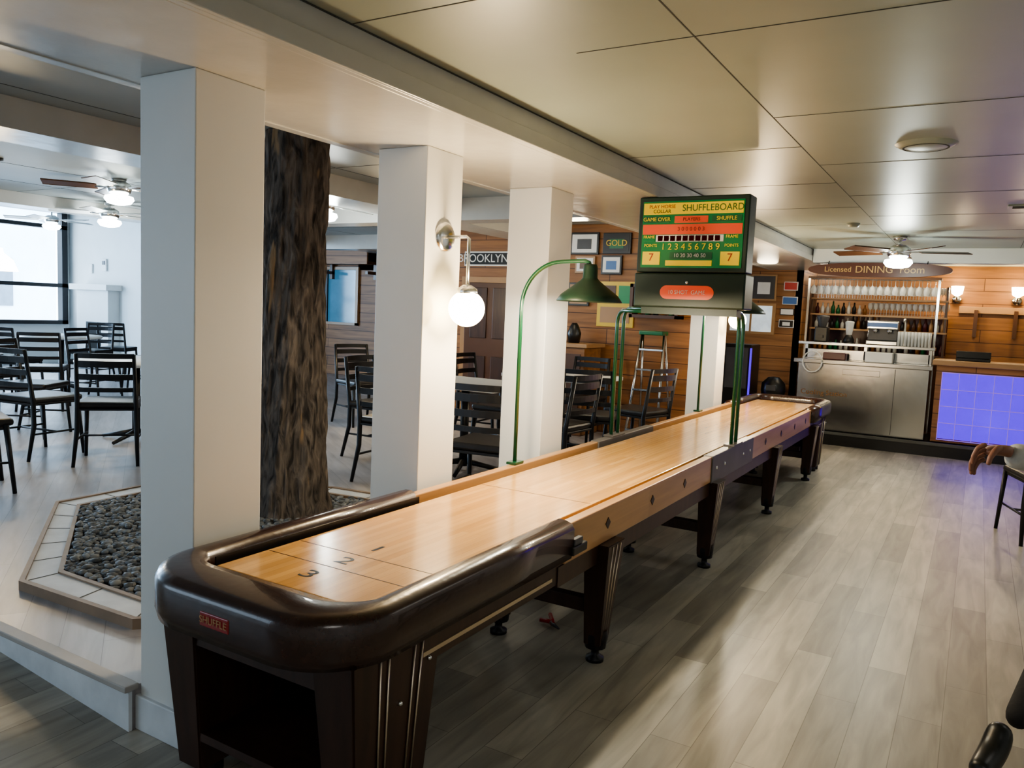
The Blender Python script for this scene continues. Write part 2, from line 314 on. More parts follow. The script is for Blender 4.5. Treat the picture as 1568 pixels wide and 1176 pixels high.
g.box((-1.35,Y0-.0,1.2),(-1.0,Y0+.2,1.34),'wht',.01); g.box((-1.9,Y0+.02,1.2),(-1.6,Y0+.2,1.3),'maroon',.01)
g.done()
g=G("espresso_machine"); x=-1.18; y=Y0+.22
g.box((x-.2,y,1.44),(x+.2,y+.28,1.50),'steel',.01).box((x-.19,y+.12,1.50),(x+.19,y+.28,1.70),'darkgrey',.01).box((x-.2,y,1.66),(x+.2,y+.28,1.78),'chrome',.012).box((x-.19,y-.004,1.69),(x+.19,y+.0,1.75),'blu')
for dx in (-.09,.09): g.lathe((x+dx,y+.06,1.62),[(0,.04),(.03,.04),(.035,0),(0,0)],'chrome',12).tube([(x+dx,y+.06,1.63),(x+dx,y-.06,1.61)],.010,'blk',6)
g.tube([(x-.17,y+.02,1.66),(x-.18,y-.02,1.55)],.006,'chrome',6); g.done()
g=G("coffee_grinder"); g.box((-2.08,Y0+.25,1.44),(-1.90,Y0+.45,1.66),'blk',.015).lathe((-1.99,Y0+.35,1.66),[(.05,0),(.09,.14),(.09,.16),(0,.17)],'darkgrey',16).box((-2.03,Y0+.18,1.50),(-1.95,Y0+.25,1.54),'blk'); g.done()
g=G("drink_blender"); g.lathe((-1.62,Y0+.34,1.44),[(0,0),(.07,0),(.075,.05),(.05,.10),(.04,.12)],'blk',16).lathe((-1.62,Y0+.34,1.56),[(.04,0),(.065,.18),(.06,.19),(0,.20)],'glass',16); g.done()
def stem(g,c,up=True,s=1,k='glass'):
    p=[(.035,0),(.004,.006),(.004,.07),(.03,.1),(.037,.14),(.03,.18)]
    if not up: p=[(r,-z) for r,z in p]
    g.lathe(c,[(r*s,z*s) for r,z in p],k,8)
g=G("hanging_glass_rack"); g.box((-2.3,12.60,2.38),(-.52,12.94,2.41),'brn')
for i in range(17):
    for j in range(2): stem(g,(-2.23+i*.102+j*.03,12.68+j*.18,2.38),False,1.25)
for x in (-2.3,-.56): g.box((x,12.62,.2),(x+.03,12.66,2.39),'chrome')
g.done()
g=G("back_bar_shelves")
for z in (2.08,1.84,1.62): g.box((-2.3,12.95,z),(-.42,13.25,z+.025),'tan')
g.box((-2.3,12.95,.19),(-.42,13.5,1.30),'brn')
g.box((-2.3,13.3,1.3),(-.42,13.34,1.84),'maroon')
for x in (-2.3,-.46): g.box((x,12.96,1.3),(x+.03,13.25,2.3),'brn')
for z in (2.105,1.865,1.645,1.30):
    for i in range(24):
        x=-2.22+i*.076; k=random.choice(['glass','glass','amber','grn','blk','wht','amber','glass','maroon','brn','tan'])
        h=random.uniform(.7,1.1)
        if z==2.105 or (z==1.865 and i>9): stem(g,(x,13.05,z),True,1.0); stem(g,(x+.03,13.15,z),True,1.05)
        else: g.lathe((x,13.08,z),[(0,0),(.028,0),(.03,.10*h),(.012,.14*h),(.012,.19*h),(0,.19*h)],k,8)
g.done()
g=G("glassware_row")
for i in range(30):
    x=-.96+(i%10)*.042; y=12.12+(i//10)*.07
    g.lathe((x,y,1.44),[(0,0),(.017,0),(.021,.2),(.019,.2),(.015,.01)],'glass',8)
g.done()
g=G("bar_sign"); pts=[]
for i in range(40):
    t=2*math.pi*i/40; pts.append((-1.13+.80*math.copysign(abs(math.cos(t))**.8,math.cos(t)),.085*math.copysign(abs(math.sin(t))**.8,math.sin(t))))
vs=[[g.bm.verts.new((x,10.5+d,2.38+z)) for x,z in pts] for d in (0,.04)]
fs=[g.bm.faces.new(vs[0]),g.bm.faces.new(vs[1][::-1])]+[g.bm.faces.new((vs[0][i],vs[1][i],vs[1][(i+1)%40],vs[0][(i+1)%40])) for i in range(40)]
g._set(fs,'sign',False); g.tube([(-1.7,10.52,2.44),(-1.7,10.62,2.5)],.006,'blk',6); g.tube([(-.6,10.52,2.44),(-.6,10.62,2.5)],.006,'blk',6)
g.text("Licensed",(-1.58,10.495,2.38),.09,'gold'); g.text("DINING  room",(-1.0,10.495,2.38),.12,'gold'); g.done()
g=G("glass_block_counter"); X0,X1=-.46,1.6
g.box((X0,11.95,.19),(X1,12.5,1.22),'pine').box((X0-.05,11.85,1.22),(X1,12.55,1.29),'tan',.01).box((X0+.08,11.94,.24),(X1,11.95,1.12),'purple')
for i in range(10): g.box((X0+.07+i*.2,11.925,.22),(X0+.08+i*.2,11.945,1.13),'grout')
for j in range(5): g.box((X0+.07,11.925,.22+j*.225),(X1,11.945,.23+j*.225),'grout')
g.done()
g=G("cash_register_tablet"); g.box((-.25,12.0,1.29),(.15,12.25,1.33),'blk',.01).box((-.25,12.05,1.33),(.15,12.09,1.42),'blk',.005).box((.65,12.0,1.29),(.85,12.1,1.45),'blk',.01); g.done()
for i,x in enumerate((-.34,.42)):
    g=G("wall_sconce_bar" if i==0 else "wall_sconce_bar.001")
    g.lathe((x,13.57,2.15),[(0,0),(.06,0),(.06,-.03),(0,-.03)],'chrome',16,'Y').tube([(x,13.55,2.15),(x,13.45,2.15),(x,13.42,2.2)],.012,'chrome',8).lathe((x,13.42,2.2),[(.03,0),(.07,.03),(.085,.14),(.07,.14),(.03,.02)],'opal',16); g.done()
g=G("wall_hooks_board"); g.box((-.3,13.56,1.95),(1.5,13.6,2.05),'tan',.004)
for x in (-.1,.4,.9): g.box((x,13.5,1.6),(x+.05,13.6,2.0),'brn')
g.done()
frame("wall_sign",(-2.92,2.22),.38,.40,('darkgrey','wht'),12.49,border='tan')
frame("wall_sign.001",(-2.52,2.25),.20,.13,('red',),12.49,border='wht',b=.01)
frame("wall_sign.002",(-2.52,2.03),.22,.12,('blu',),12.49,border='wht',b=.01)
frame("wall_sign.003",(-2.55,1.86),.20,.10,('wht',),12.49,b=.01)
frame("wall_sign.004",(-2.55,1.68),.22,.12,('blk','wht'),12.49,border='wht',b=.01)
g=G("window_3"); g.box((-3.45,12.46,1.50),(-2.72,12.5,1.98),'tan').box((-3.40,12.45,1.54),(-2.77,12.47,1.94),'cool2').box((-3.1,12.44,1.52),(-3.07,12.46,1.96),'tan'); g.done()
g=G("speaker_cabinet"); g.box((-3.25,11.7,0),(-2.85,12.2,1.35),'blk',.01).box((-3.22,11.69,.7),(-2.9,11.71,1.3),'darkgrey').box((-2.87,11.68,.3),(-2.85,11.72,1.3),'purple').lathe((-3.05,11.69,.4),[(0,0),(.12,0),(.13,-.02)],'darkgrey',20,'Y'); g.done()
g=G("waste_bin"); g.lathe((-2.55,11.9,0),[(0,0),(.13,0),(.165,.66),(.175,.68),(.165,.80),(.08,.89),(0,.90)],'blk').box((-2.62,11.72,.70),(-2.48,11.75,.78),'darkgrey',.005); g.done()
# ------------------------------------------------------------------ shuffleboard table
g=G("shuffleboard_table")
XR=-1.445; PL,PR=-2.235,-1.575
XL=-2.372
g.box((PL,1.80,.70),(PR,9.60,.765),'maple',.004)
g.box((XL+.05,1.7,.64),(XR-.05,9.8,.66),'rubber')
g.box((PL+.06,1.9,.66),(PR-.06,9.5,.70),'walnut')
def U(y0,y1,sgn,R=.21):
    cx0,cx1=XL+.045,XR-.045
    ye=y0; pts=[(cx1,y1),(cx1,y1*.55+(y0+sgn*R)*.45),(cx1,y1*.2+(y0+sgn*R)*.8)]
    n=14
    for i in range(n+1):
        t=i/n*H; pts.append((cx1-R+R*math.cos(t), ye+sgn*(R-R*math.sin(t))))
    pts.append(((cx0+cx1)/2,ye))
    for i in range(n+1):
        t=i/n*H; pts.append((cx0+R-R*math.sin(t), ye+sgn*(R-R*math.cos(t))))
    pts+=[(cx0,y1*.2+(y0+sgn*R)*.8),(cx0,y1*.55+(y0+sgn*R)*.45),(cx0,y1)]; return pts
prof=[(-.055,.645),(-.064,.68),(-.064,.775),(-.052,.797),(-.02,.808),(.012,.810),(.035,.800),(.048,.777),(.054,.74),(.050,.68),(.035,.645)]
def nearprof(x,y):
    # the end rail is deeper than the side rails: widen its inner half towards the end
    w=max(0,min(1,(1.81-y)/.21)); e=.095*w
    return [(-(o+e if o>.03 else (o+e*.7 if o>0 else o)),z) for o,z in prof]
g.sweep(U(1.60,3.0,1),nearprof,'brownv')
g.sweep(U(10.0,8.75,-1),prof,'brownv')
g.prism([(XL+.10,1.76),(XL+.13,1.72),(XR-.13,1.72),(XR-.10,1.76),(XR-.10,1.90),(XL+.10,1.90)],.66,.745,'rubber')
g.box((XL+.104,1.82,.66),(XL+.110,3.0,.785),'rubber')
for x0,x1,face in ((XR-.075,XR-.02,1),(XL+.02,XL+.075,-1)):
    g.box((x0,3.0,.61),(x1,5.15,.785),'mapleside',.006).box((x0,6.25,.61),(x1,8.75,.785),'mapleside',.006)
    g.box((x0-.006,5.15,.60),(x1+.008,6.25,.79),'bracket',.006)
    g.box((x0+.005,2.95,.52),(x1-.005,8.8,.61),'walnut')
    xf=x1 if face>0 else x0
    for y in (3.45,4.05,4.6,6.7,7.3,7.9,8.45):
        R=Matrix.Rotation(math.radians(45),3,'X'); g.box((xf-.002,y-.02,.68),(xf+.003,y+.02,.72),'walnut',rot=R)
    for y in (5.25,5.45,5.95,6.15): g.lathe((xf+face*.008,y,.70),[(0,.004*face),(.01,.004*face),(.012,0)],'chrome',10,'X')
g.box((XR-.02,2.98,.66),(XR+.03,3.12,.70),'blk',.006).box((XR,3.0,.70),(XR+.025,3.08,.73),'darkgrey',.004)
for ya,yb in ((1.9,3.0),(8.75,9.75)):
    for x0,x1 in ((XL+.03,XL+.07),(XR-.07,XR-.03)):
        g.box((x0,ya,.53),(x1,yb,.655),'walnut',.004)
        g.box((x1-.002 if x1>-1.9 else x0-.004,ya+.1,.56),(x1+.004 if x1>-1.9 else x0+.002,yb-.1,.575),'brass')
g.box((XL+.09,1.68,.53),(XR-.09,1.72,.66),'walnut')
def leg(x,y,out):
    g.taper((x,y,.09),(x+out*.02,y,.61),(.085,.10),(.13,.20),'walnut',.004)
    g.lathe((x,y,0),[(0,0),(.045,0),(.045,.02),(.02,.03),(.02,.06),(.052,.07),(.058,.13),(.055,.16)],'black',14)
    for dy in (-.035,0,.035):
        g.tube([(x+out*.046,y+dy*.7,.17),(x+out*.086,y+dy*1.3,.60)],.0035,'brass',6)
for y in (3.46,5.25,7.1,8.9):
    leg(-1.50,y,1); leg(-2.06,y,-1)
    g.box((-2.05,y-.03,.24),(-1.55,y+.03,.31),'walnut',.004).box((-2.2,y-.08,.52),(-1.5,y+.08,.6),'walnut')
    if y>8: g.box((-2.0,y-.02,.3),(-1.58,y+.02,.36),'walnut')
for ya,yb in ((1.66,2.10),(9.45,9.80)):
    for x,o in ((-1.555,1),(-2.265,-1)):
        g.taper((x,(ya+yb)/2,.05),(x,(ya+yb)/2,.65),(.12,(yb-ya)*.74),(.17,yb-ya),'walnut',.006)
        g.lathe((x,(ya+yb)/2-.08,0),[(0,0),(.05,0),(.05,.03),(.04,.06)],'black',12).lathe((x,(ya+yb)/2+.08,0),[(0,0),(.05,0),(.05,.03),(.04,.06)],'black',12)
        for dy in (-.10,-.06,.07,.11):
            g.tube([(x+o*.064,(ya+yb)/2+dy*.75,.07),(x+o*.089,(ya+yb)/2+dy,.63)],.0035,'brass',6)
        g.ball((x+o*.080,(ya+yb)/2+.01,.45),.010,'chrome',1); g.ball((x+o*.086,(ya+yb)/2+.15,.55),.010,'chrome',1)
    g.box((-2.22,ya+.05,.17),(-1.61,yb-.04,.20),'walnut').box((-2.22,yb-.06,.1),(-1.61,yb-.04,.6),'blk').box((-2.3,ya+.02,.58),(-1.5,yb,.64),'walnut')
g.box((-1.98,1.533,.70),(-1.85,1.556,.745),'sd',.003)
g.text("SHUFFLE",(-1.915,1.530,.723),.032,'tan')
for y in (2.03,2.19,8.9,9.1): g.box((PL+.01,y-.002,.7645),(PR-.01,y+.002,.7656),'brn')
g.box((PL+.01,3.5,.7645),(PR-.01,3.504,.7656),'brn')
for t,y in (("3",1.93),("2",2.11),("1",2.29)): g.text(t,(-1.92,y,.7657),.10,'blk',rot=(0,0,0),ext=.0002,sx=1.4)
table=g.done()
# scoreboard
g=G("electronic_scoreboard"); SY=5.0; sx0,sx1=-2.02,-1.29
g.box((sx0,SY,1.995),(sx1,SY+.16,2.485),'greend',.008).box((sx0-.005,SY-.01,1.765),(sx1+.005,SY+.2,1.99),'greend',.01)
g.box((sx0+.03,SY-.006,2.025),(sx1-.03,SY+.002,2.455),'sg')
f=SY-.011; WW=(sx1-sx0)-.06
def sb(x0,x1,z0,z1,k): g.box((sx0+.03+x0*WW,f,2.025+z0*.43),(sx0+.03+x1*WW,f+.006,2.025+z1*.43),k)
sb(.01,.99,.80,.97,'sy'); sb(.02,.28,.68,.77,'grn'); sb(.33,.66,.67,.77,'sr'); sb(.70,.98,.68,.77,'grn')
sb(.01,.99,.50,.65,'sr'); sb(.15,.82,.39,.49,'wht')
for i in range(10): sb(.17+i*.063,.22+i*.063,.40,.48,'sd')
sb(.02,.14,.40,.47,'sg'); sb(.02,.20,.04,.24,'sy'); sb(.80,.98,.04,.24,'sy')
sb(.26,.72,.03,.11,'sy'); sb(.30,.72,.13,.23,'grn')
def stx(t,x,z,s,k,sxx=1): g.text(t,(sx0+.03+x*WW,f-.002,2.025+z*.43),s,k,ext=.0005,sx=sxx)
stx("SHUFFLEBOARD",.70,.885,.060,'grn',.92); stx("PLAY HORSE",.20,.915,.032,'red'); stx("COLLAR",.20,.845,.032,'blk'); stx("GAME OVER",.15,.725,.034,'sy'); stx("PLAYERS",.5,.72,.03,'blk'); stx("SHUFFLE",.84,.725,.034,'sy')
stx("3 0 0 0 0 0 3",.5,.575,.035,'sd'); stx("1 2 3 4 5 6 7 8 9",.5,.31,.058,'sy'); stx("10 20 30 40 50",.5,.18,.035,'wht')
stx("7",.11,.15,.07,'red'); stx("7",.89,.15,.07,'red'); stx("FRAME",.08,.46,.026,'sy'); stx("FRAME",.90,.46,.026,'sy'); stx("POINTS",.9,.33,.026,'sy'); stx("POINTS",.1,.33,.026,'sy')
pts=[]
for i in range(32):
    t=2*math.pi*i/32; pts.append((-1.66+.13*math.copysign(1,math.cos(t))+.05*math.cos(t),1.865+.045*math.sin(t)))
fc=g.bm.faces.new([g.bm.verts.new((x,SY-.013,z)) for x,z in pts]); g._set([fc],'sr',False)
g.text("10 SHOT  GAME",(-1.66,SY-.016,1.865),.035,'wht'); g.ball((-1.66,SY-.012,1.93),.012,'chrome',2)
def arc(x0,y0,x1,y1,zt,r=.12):
    pts=[(x0,y0,.80),(x0,y0,zt-r)]
    dx,dy=x1-x0,y1-y0; L=math.hypot(dx,dy)
    for i in range(1,9):
        t=i/8*H; k=r*(1-math.cos(t))/L; pts.append((x0+dx*k,y0+dy*k,zt-r+r*math.sin(t)))
    pts.append((x1,y1,zt)); return pts
XRr=XR-.045; XLr=XL+.045
g.tube(arc(XRr,5.70,-1.42,SY+.15,1.735),.014,'greenp'); g.tube(arc(XRr,5.82,-1.52,SY+.15,1.755),.014,'greenp')
g.tube(arc(XLr,5.45,-1.95,SY+.1,1.735,.10),.014,'greenp'); g.tube(arc(XLr,5.57,-1.85,SY+.15,1.755,.10),.014,'greenp')
g.box((XRr-.04,5.64,.789),(XRr+.04,5.88,.803),'bracket',.003).box((XLr-.04,5.39,.789),(XLr+.04,5.63,.803),'bracket',.003)
g.box((-2.0,SY+.08,1.72),(-1.35,SY+.18,1.77),'greend')
g.done()
def goose(name,y,lx):
    g=G(name); x=XL+.036
    pts=[(x,y,.80),(x,y,1.72)]
    for i in range(1,13):
        t=i/12*H; pts.append((x+.26*(1-math.cos(t)),y,1.72+.27*math.sin(t)))
    pts+=[(lx-.035,y,1.995),(lx-.01,y,1.985),(lx,y,1.96)]
    g.tube(pts,.012,'greenp'); c=(lx,y,1.77)
    g.lathe(c,[(0,.21),(.035,.205),(.04,.19),(.042,.13),(.055,.115),(.10,.08),(.16,.035),(.185,.0),(.182,-.004),(.155,.028),(.095,.07),(.045,.10),(0,.11)],'greend',36)
    g.box((x-.030,y-.05,.786),(x+.035,y+.05,.802),'greenp',.003)
    g.ball((lx,y,1.825),.032,'bulb',2,(1,1,1.2)); g.done()
goose("gooseneck_lamp",4.03,-1.90); goose("gooseneck_lamp.001",7.6,-1.935)
def sconce(name,y):
    g=G(name); x=-2.40
    g.lathe((x,y,2.06),[(0,.025),(.06,.025),(.075,.015),(.078,0)],'chrome',28,'X')
    g.tube([(x+.02,y,2.06),(x+.14,y,2.06),(x+.155,y,2.05),(x+.155,y,1.81)],.009,'chrome',8)
    g.lathe((x+.155,y,1.79),[(0,.03),(.02,.03),(.05,.01),(.055,-.02),(.045,-.02)],'chrome',20)
    g.ball((x+.155,y,1.70),.092,'opal',4); g.done()
sconce("wall_sconce",3.32); sconce("wall_sconce.001",8.5)
# ------------------------------------------------------------------ planter + tree
oct_=[(-4.08,2.08),(-3.2,2.12),(-2.85,2.5),(-2.85,4.3),(-3.5,4.75),(-4.37,4.65),(-5.5,3.75),(-5.48,3.05)]
cx=sum(p[0] for p in oct_)/8; cy=sum(p[1] for p in oct_)/8
def ins(d): 
    o=[]
    for x,y in oct_:
        v=Vector((x-cx,y-cy)); l=v.length; v*=(l-d)/l; o.append((cx+v.x,cy+v.y))
    return o
g=G("planter_bed")
def ring(a,b,z0,z1,k):
    n=len(a)
    for i in range(n):
        j=(i+1)%n
        g.prism([a[i],a[j],b[j],b[i]],z0,z1,k)
ring(oct_,ins(.03),ZP,ZP+.05,'edge'); ring(ins(.03),ins(.19),ZP,ZP+.04,'curbw'); ring(ins(.19),ins(.22),ZP,ZP+.05,'edge')
n=8
for i in range(n):
    a0,a1=Vector(ins(.03)[i]),Vector(ins(.03)[(i+1)%n]); b0,b1=Vector(ins(.19)[i]),Vector(ins(.19)[(i+1)%n])
    m=max(1,int((a1-a0).length/.33))
    for q in range(m):
        t=q/m; p=a0.lerp(a1,t); r_=b0.lerp(b1,t); dd=(a1-a0).normalized()*.004
        g.prism([tuple(p-dd),tuple(p+dd),tuple(r_+dd),tuple(r_-dd)],ZP+.039,ZP+.0415,'seam')
g.prism(ins(.2),ZP,ZP+.008,'blk')
inner=ins(.23)
def inside(x,y,poly):
    r=False; n=len(poly)
    for i in range(n):
        x1,y1=poly[i];x2,y2=poly[i-1]
        if (y1>y)!=(y2>y) and x<(x2-x1)*(y-y1)/(y2-y1)+x1: r=not r
    return r
g.done()
tmpl=bmesh.new(); bmesh.ops.create_icosphere(tmpl,subdivisions=1,radius=1); tv=[v.co.copy() for v in tmpl.verts]; tf=[[v.index for v in f.verts] for f in tmpl.faces]
verts=[];faces=[];cnt=0; TX,TY=-4.18,3.95
while cnt<6500:
    x=random.uniform(-5.5,-2.8); y=random.uniform(2.0,4.8)
    if not inside(x,y,inner) or math.hypot(x-TX,y-TY)<.29: continue
    r=random.uniform(.015,.028); s=(r*random.uniform(.9,1.4),r,r*random.uniform(.45,.7))
    R=Matrix.Rotation(random.uniform(0,6.28),3,'Z')@Matrix.Rotation(random.uniform(-.4,.4),3,'X')
    z=ZP+.02+random.uniform(0,.03); b=len(verts)
    for v in tv:
        q=R@Vector((v.x*s[0],v.y*s[1],v.z*s[2])); verts.append((x+q.x,y+q.y,z+q.z))
    faces+= [[i+b for i in f] for f in tf]; cnt+=1
me=bpy.data.meshes.new("river_pebbles"); me.from_pydata(verts,[],faces); me.materials.append(M['pebble'])
for p in me.polygons: p.use_smooth=True
o=bpy.data.objects.new("river_pebbles",me); COL.objects.link(o)
bm=bmesh.new(); seg=110; nz=190; rings=[]; ZT=ZD-.003
for i in range(nz+1):
    z=ZP+.02+(ZT-ZP-.02)*i/nz; f=i/nz; ox=TX+.05*f; oy=TY+.03*f
    r0=.24-.04*f+.09*math.exp(-f*9)
    ring_=[]
    for j in range(seg):
        a=2*math.pi*j/seg; c=Vector((math.cos(a),math.sin(a),0))
        big=noise.noise(Vector((c.x*2.2,c.y*2.2,z*.8)))*.03
        rid=noise.noise(Vector((c.x*8,c.y*8,z*2.4)))+.5*noise.noise(Vector((c.x*18,c.y*18,z*6)))
        r=r0+big+abs(rid)*.042-.012
        ring_.append(bm.verts.new((ox+c.x*r,oy+c.y*r,z)))
    rings.append(ring_)
for a,b in zip(rings,rings[1:]):
    for j in range(seg): bm.faces.new((a[j],a[(j+1)%seg],b[(j+1)%seg],b[j])).smooth=True
bm.faces.new(rings[0][::-1]); bm.faces.new(rings[-1])
me=bpy.data.meshes.new("tree_trunk"); bm.to_mesh(me); me.materials.append(M['bark']); o=bpy.data.objects.new("tree_trunk",me); COL.objects.link(o)
# ------------------------------------------------------------------ dining furniture
def chair():
    g=G("dining_chair"); s=1.13
    w=.21*s; d=.21*s; sh=.46*s; bh=.88*s
    for x in (-w,w):
        g.tube([(x*1.08,-d*1.25,0),(x,-d*.95,sh*.6),(x*.98,-d*.95,sh),(x*.95,-d*1.25,bh)],[.015,.021,.021,.017],'black',8)
        g.tube([(x*1.08,d*1.1,0),(x,d*.9,sh)],[.015,.021],'black',8)
        g.tube([(x,-d*1.05,sh*.45),(x,d*.95,sh*.45)],.010,'black',6)
    g.tube([(-w,0,sh*.45),(w,0,sh*.45)],.010,'black',6)
    g.box((-w,-d,sh-.03),(w,d,sh-.01),'black',.004)
    g.box((-w*1.05,-d*.98,sh-.01),(w*1.05,d*1.12,sh+.045),'rubber',.02)
    for k,(z,h) in enumerate(((.60,.035),(.70,.045),(.80,.05),(.865,.04))):
        zz=z*s; n=8
        t=(zz-sh)/(bh-sh); yb=-d*(.95+.3*t)
        for i in range(n):
            a=-1+2*i/n; b=a+2/n
            ya=yb-.035*(1-a*a); yc=yb-.035*(1-b*b)
            x0=a*w*.97;x1=b*w*.97
            v=[(x0,ya-.007,zz-h/2*s),(x1,yc-.007,zz-h/2*s),(x1,yc+.007,zz-h/2*s),(x0,ya+.007,zz-h/2*s)]
            q=[g.bm.verts.new(p) for p in v]+[g.bm.verts.new((p[0],p[1],p[2]+h*s)) for p in v]
            F=[(3,2,1,0),(4,5,6,7)]+[(m,(m+1)%4,(m+1)%4+4,m+4) for m in range(4)]
            g._set([g.bm.faces.new([q[m] for m in f]) for f in F],'black',False)
    return g.done()
c0=chair(); placed=0
def pc(x,y,rz,z=ZP):
    global placed
    if placed==0: c0.location=(x,y,z); c0.rotation_euler=(0,0,rz)
    else: dup(c0,"dining_chair.%03d"%placed,(x,y,z),rz)
    placed+=1
def tbl(round_=True):
    g=G("dining_table")
    if round_: g.lathe((0,0,.80),[(0,.045),(.56,.045),(.575,.03),(.575,.015),(.56,0),(0,0)],'white',48)
    else: g.box((-.55,-.4,.80),(.55,.4,.845),'white',.01)
    g.tube([(0,0,.04),(0,0,.80)],.04,'black',12)
    for a in range(4):
        c,s_=math.cos(a*H+.4),math.sin(a*H+.4); g.tube([(0,0,.09),(c*.38,s_*.38,.02)],[.03,.018],'black',8)
    g.lathe((0,0,.76),[(0,.04),(.2,.04),(.2,.02),(.05,0)],'black',16)
    return g.done()
t0=tbl(); t0.location=(-7.55,5.05,ZP)
for i,p in enumerate(((-12.2,6.9),(-9.9,8.0),(-13.6,5.4))): dup(t0,"dining_table.%03d"%(i+1),(*p,ZP),0)
t1=tbl(False); t1.name="dining_table.004"; t1.location=(-4.1,6.1,ZP)
dup(t1,"dining_table.005",(-3.9,7.7,ZP),0)
pc(-6.72,4.25,.85); pc(-7.45,4.00,.15); pc(-8.1,6.0,3.4); pc(-6.85,5.85,2.3)
pc(-8.5,4.5,-1.0); pc(-11.6,5.9,.4); pc(-12.7,6.0,-.4); pc(-12.9,7.8,3.6); pc(-11.2,7.6,2.4); pc(-10.8,8.3,-1.4); pc(-9.7,7.1,.1); pc(-14.5,4.8,-.8); pc(-14.3,6.4,3.8);pc(-9.1,8.9,2.7); pc(-12.8,4.5,.4);pc(-6.42,2.92,-.3)
pc(-10.3,5.6,.9); pc(-9.9,4.8,.2); pc(-11.0,6.7,-1.2); pc(-13.4,8.6,.6)
pc(-6.7,7.6,-1.9); pc(-3.05,4.85,.15); pc(-4.3,5.35,.1); pc(-4.1,6.85,3.1); pc(-3.15,6.15,1.5); pc(-3.2,6.95,.3); pc(-3.0,7.7,1.35); pc(-4.0,8.35,3.1); pc(-4.9,7.7,-1.5); pc(-5.1,6.1,-1.5)
pc(.58,7.75,.3,0)
# ------------------------------------------------------------------ fans, pendants, vent
def fan(name,loc,ceil,cool=True,brown=False,a0=.3):
    g=G(name); x,y,z=loc; k='brn' if brown else 'wht'
    g.lathe((x,y,z),[(0,ceil-z),(.07,ceil-z),(.06,ceil-z-.04),(.015,ceil-z-.05)],'chrome',20)
    g.tube([(x,y,ceil-.03),(x,y,z+.12)],.014,'chrome',8)
    g.lathe((x,y,z),[(0,.16),(.06,.155),(.11,.12),(.12,.07),(.10,.03),(.06,.01),(.0,.01)],'chrome',24)
    g.lathe((x,y,z),[(.05,.02),(.13,.0),(.14,-.03),(.11,-.07),(.05,-.085),(0,-.087)],'cool',24)
    for i in range(5):
        a=a0+i*2*math.pi/5; R=Matrix.Rotation(a,3,'Z')@Matrix.Rotation(.2,3,'X')
        g.box((x+.10,y-.02,z+.08),(x+.22,y+.02,z+.09),'chrome',rot=R,piv=(x,y,z+.085))
        g.box((x+.20,y-.07,z+.08),(x+.68,y+.07,z+.088),k,.003,rot=R,piv=(x,y,z+.085))
    g.done()
fan("ceiling_fan",(-.80,9.2,2.40),ZC,brown=True); fan("ceiling_fan.001",(-9.6,6.06,2.62),ZD); fan("ceiling_fan.002",(-5.95,6.1,2.62),2.85); fan("ceiling_fan.003",(-7.6,4.9,2.68),ZD,brown=True)
fan("ceiling_fan.004",(-13.5,7.5,2.8),3.4)
g=G("track_light_rail"); g.tube([(-3.3,4.3,2.70),(-6.5,8.3,2.70)],.02,'blk',8)
for p in ((-3.4,4.42),(-4.6,5.92)): g.tube([(p[0],p[1],2.70),(p[0],p[1],ZD)],.008,'blk',6)
g.done()
def pend(name,loc,top):
    g=G(name); x,y,z=loc
    g.tube([(x,y,z+.12),(x,y,top)],.006,'blk',6).lathe((x,y,z),[(0,.14),(.03,.13),(.04,.09),(.11,.03),(.15,-.07),(.145,-.07),(.1,.02),(.03,.08)],'opal',24).ball((x,y,z),.05,'bulb',2).lathe((x,y,top-.03),[(0,.03),(.05,.03),(.05,.01),(0,0)],'blk',14); g.done()
pend("pendant_lamp",(-7.6,3.75,1.93),ZD); pend("pendant_lamp.001",(-6.25,7.6,1.95),ZD)
g=G("ceiling_speaker"); g.lathe((-.32,4.63,ZC),[(0,-.02),(.11,-.02),(.125,-.015),(.14,-.005),(.15,.002)],'ceil',32).lathe((-.32,4.63,ZC),[(.10,-.021),(.105,-.023),(.11,-.021)],'seam',32); g.done()
g=G("smoke_detector"); g.lathe((-1.1,8.0,ZC),[(0,-.035),(.045,-.035),(.06,-.01),(.06,.001)],'ceil',20); g.done()
g=G("ceiling_register_vent"); g.box((.1,7.0,ZC-.012),(.7,7.15,ZC+.002),'ceil',.003)
for i in range(4): g.box((.13,7.02+i*.03,ZC-.016),(.67,7.03+i*.03,ZC-.011),'seam')
g.done()
g=G("pliers"); g.tube([(-1.93,3.80,.02),(-1.88,3.73,.02),(-1.86,3.69,.02)],.012,'red',8).tube([(-1.94,3.70,.02),(-1.89,3.71,.02),(-1.85,3.69,.02)],.012,'red',8).tube([(-1.87,3.70,.02),(-1.80,3.655,.018)],[.014,.005],'darkgrey',6); g.done()
g=G("neighbor_building"); g.box((-26,2,-1),(-25,14,4.2),'outside')
for y in (4,6.5,9,11.5): g.box((-25.02,y,1.2),(-24.95,y+1.2,2.6),'outwin').box((-24.96,y+.57,1.2),(-24.93,y+.63,2.6),'wht')
g.done()
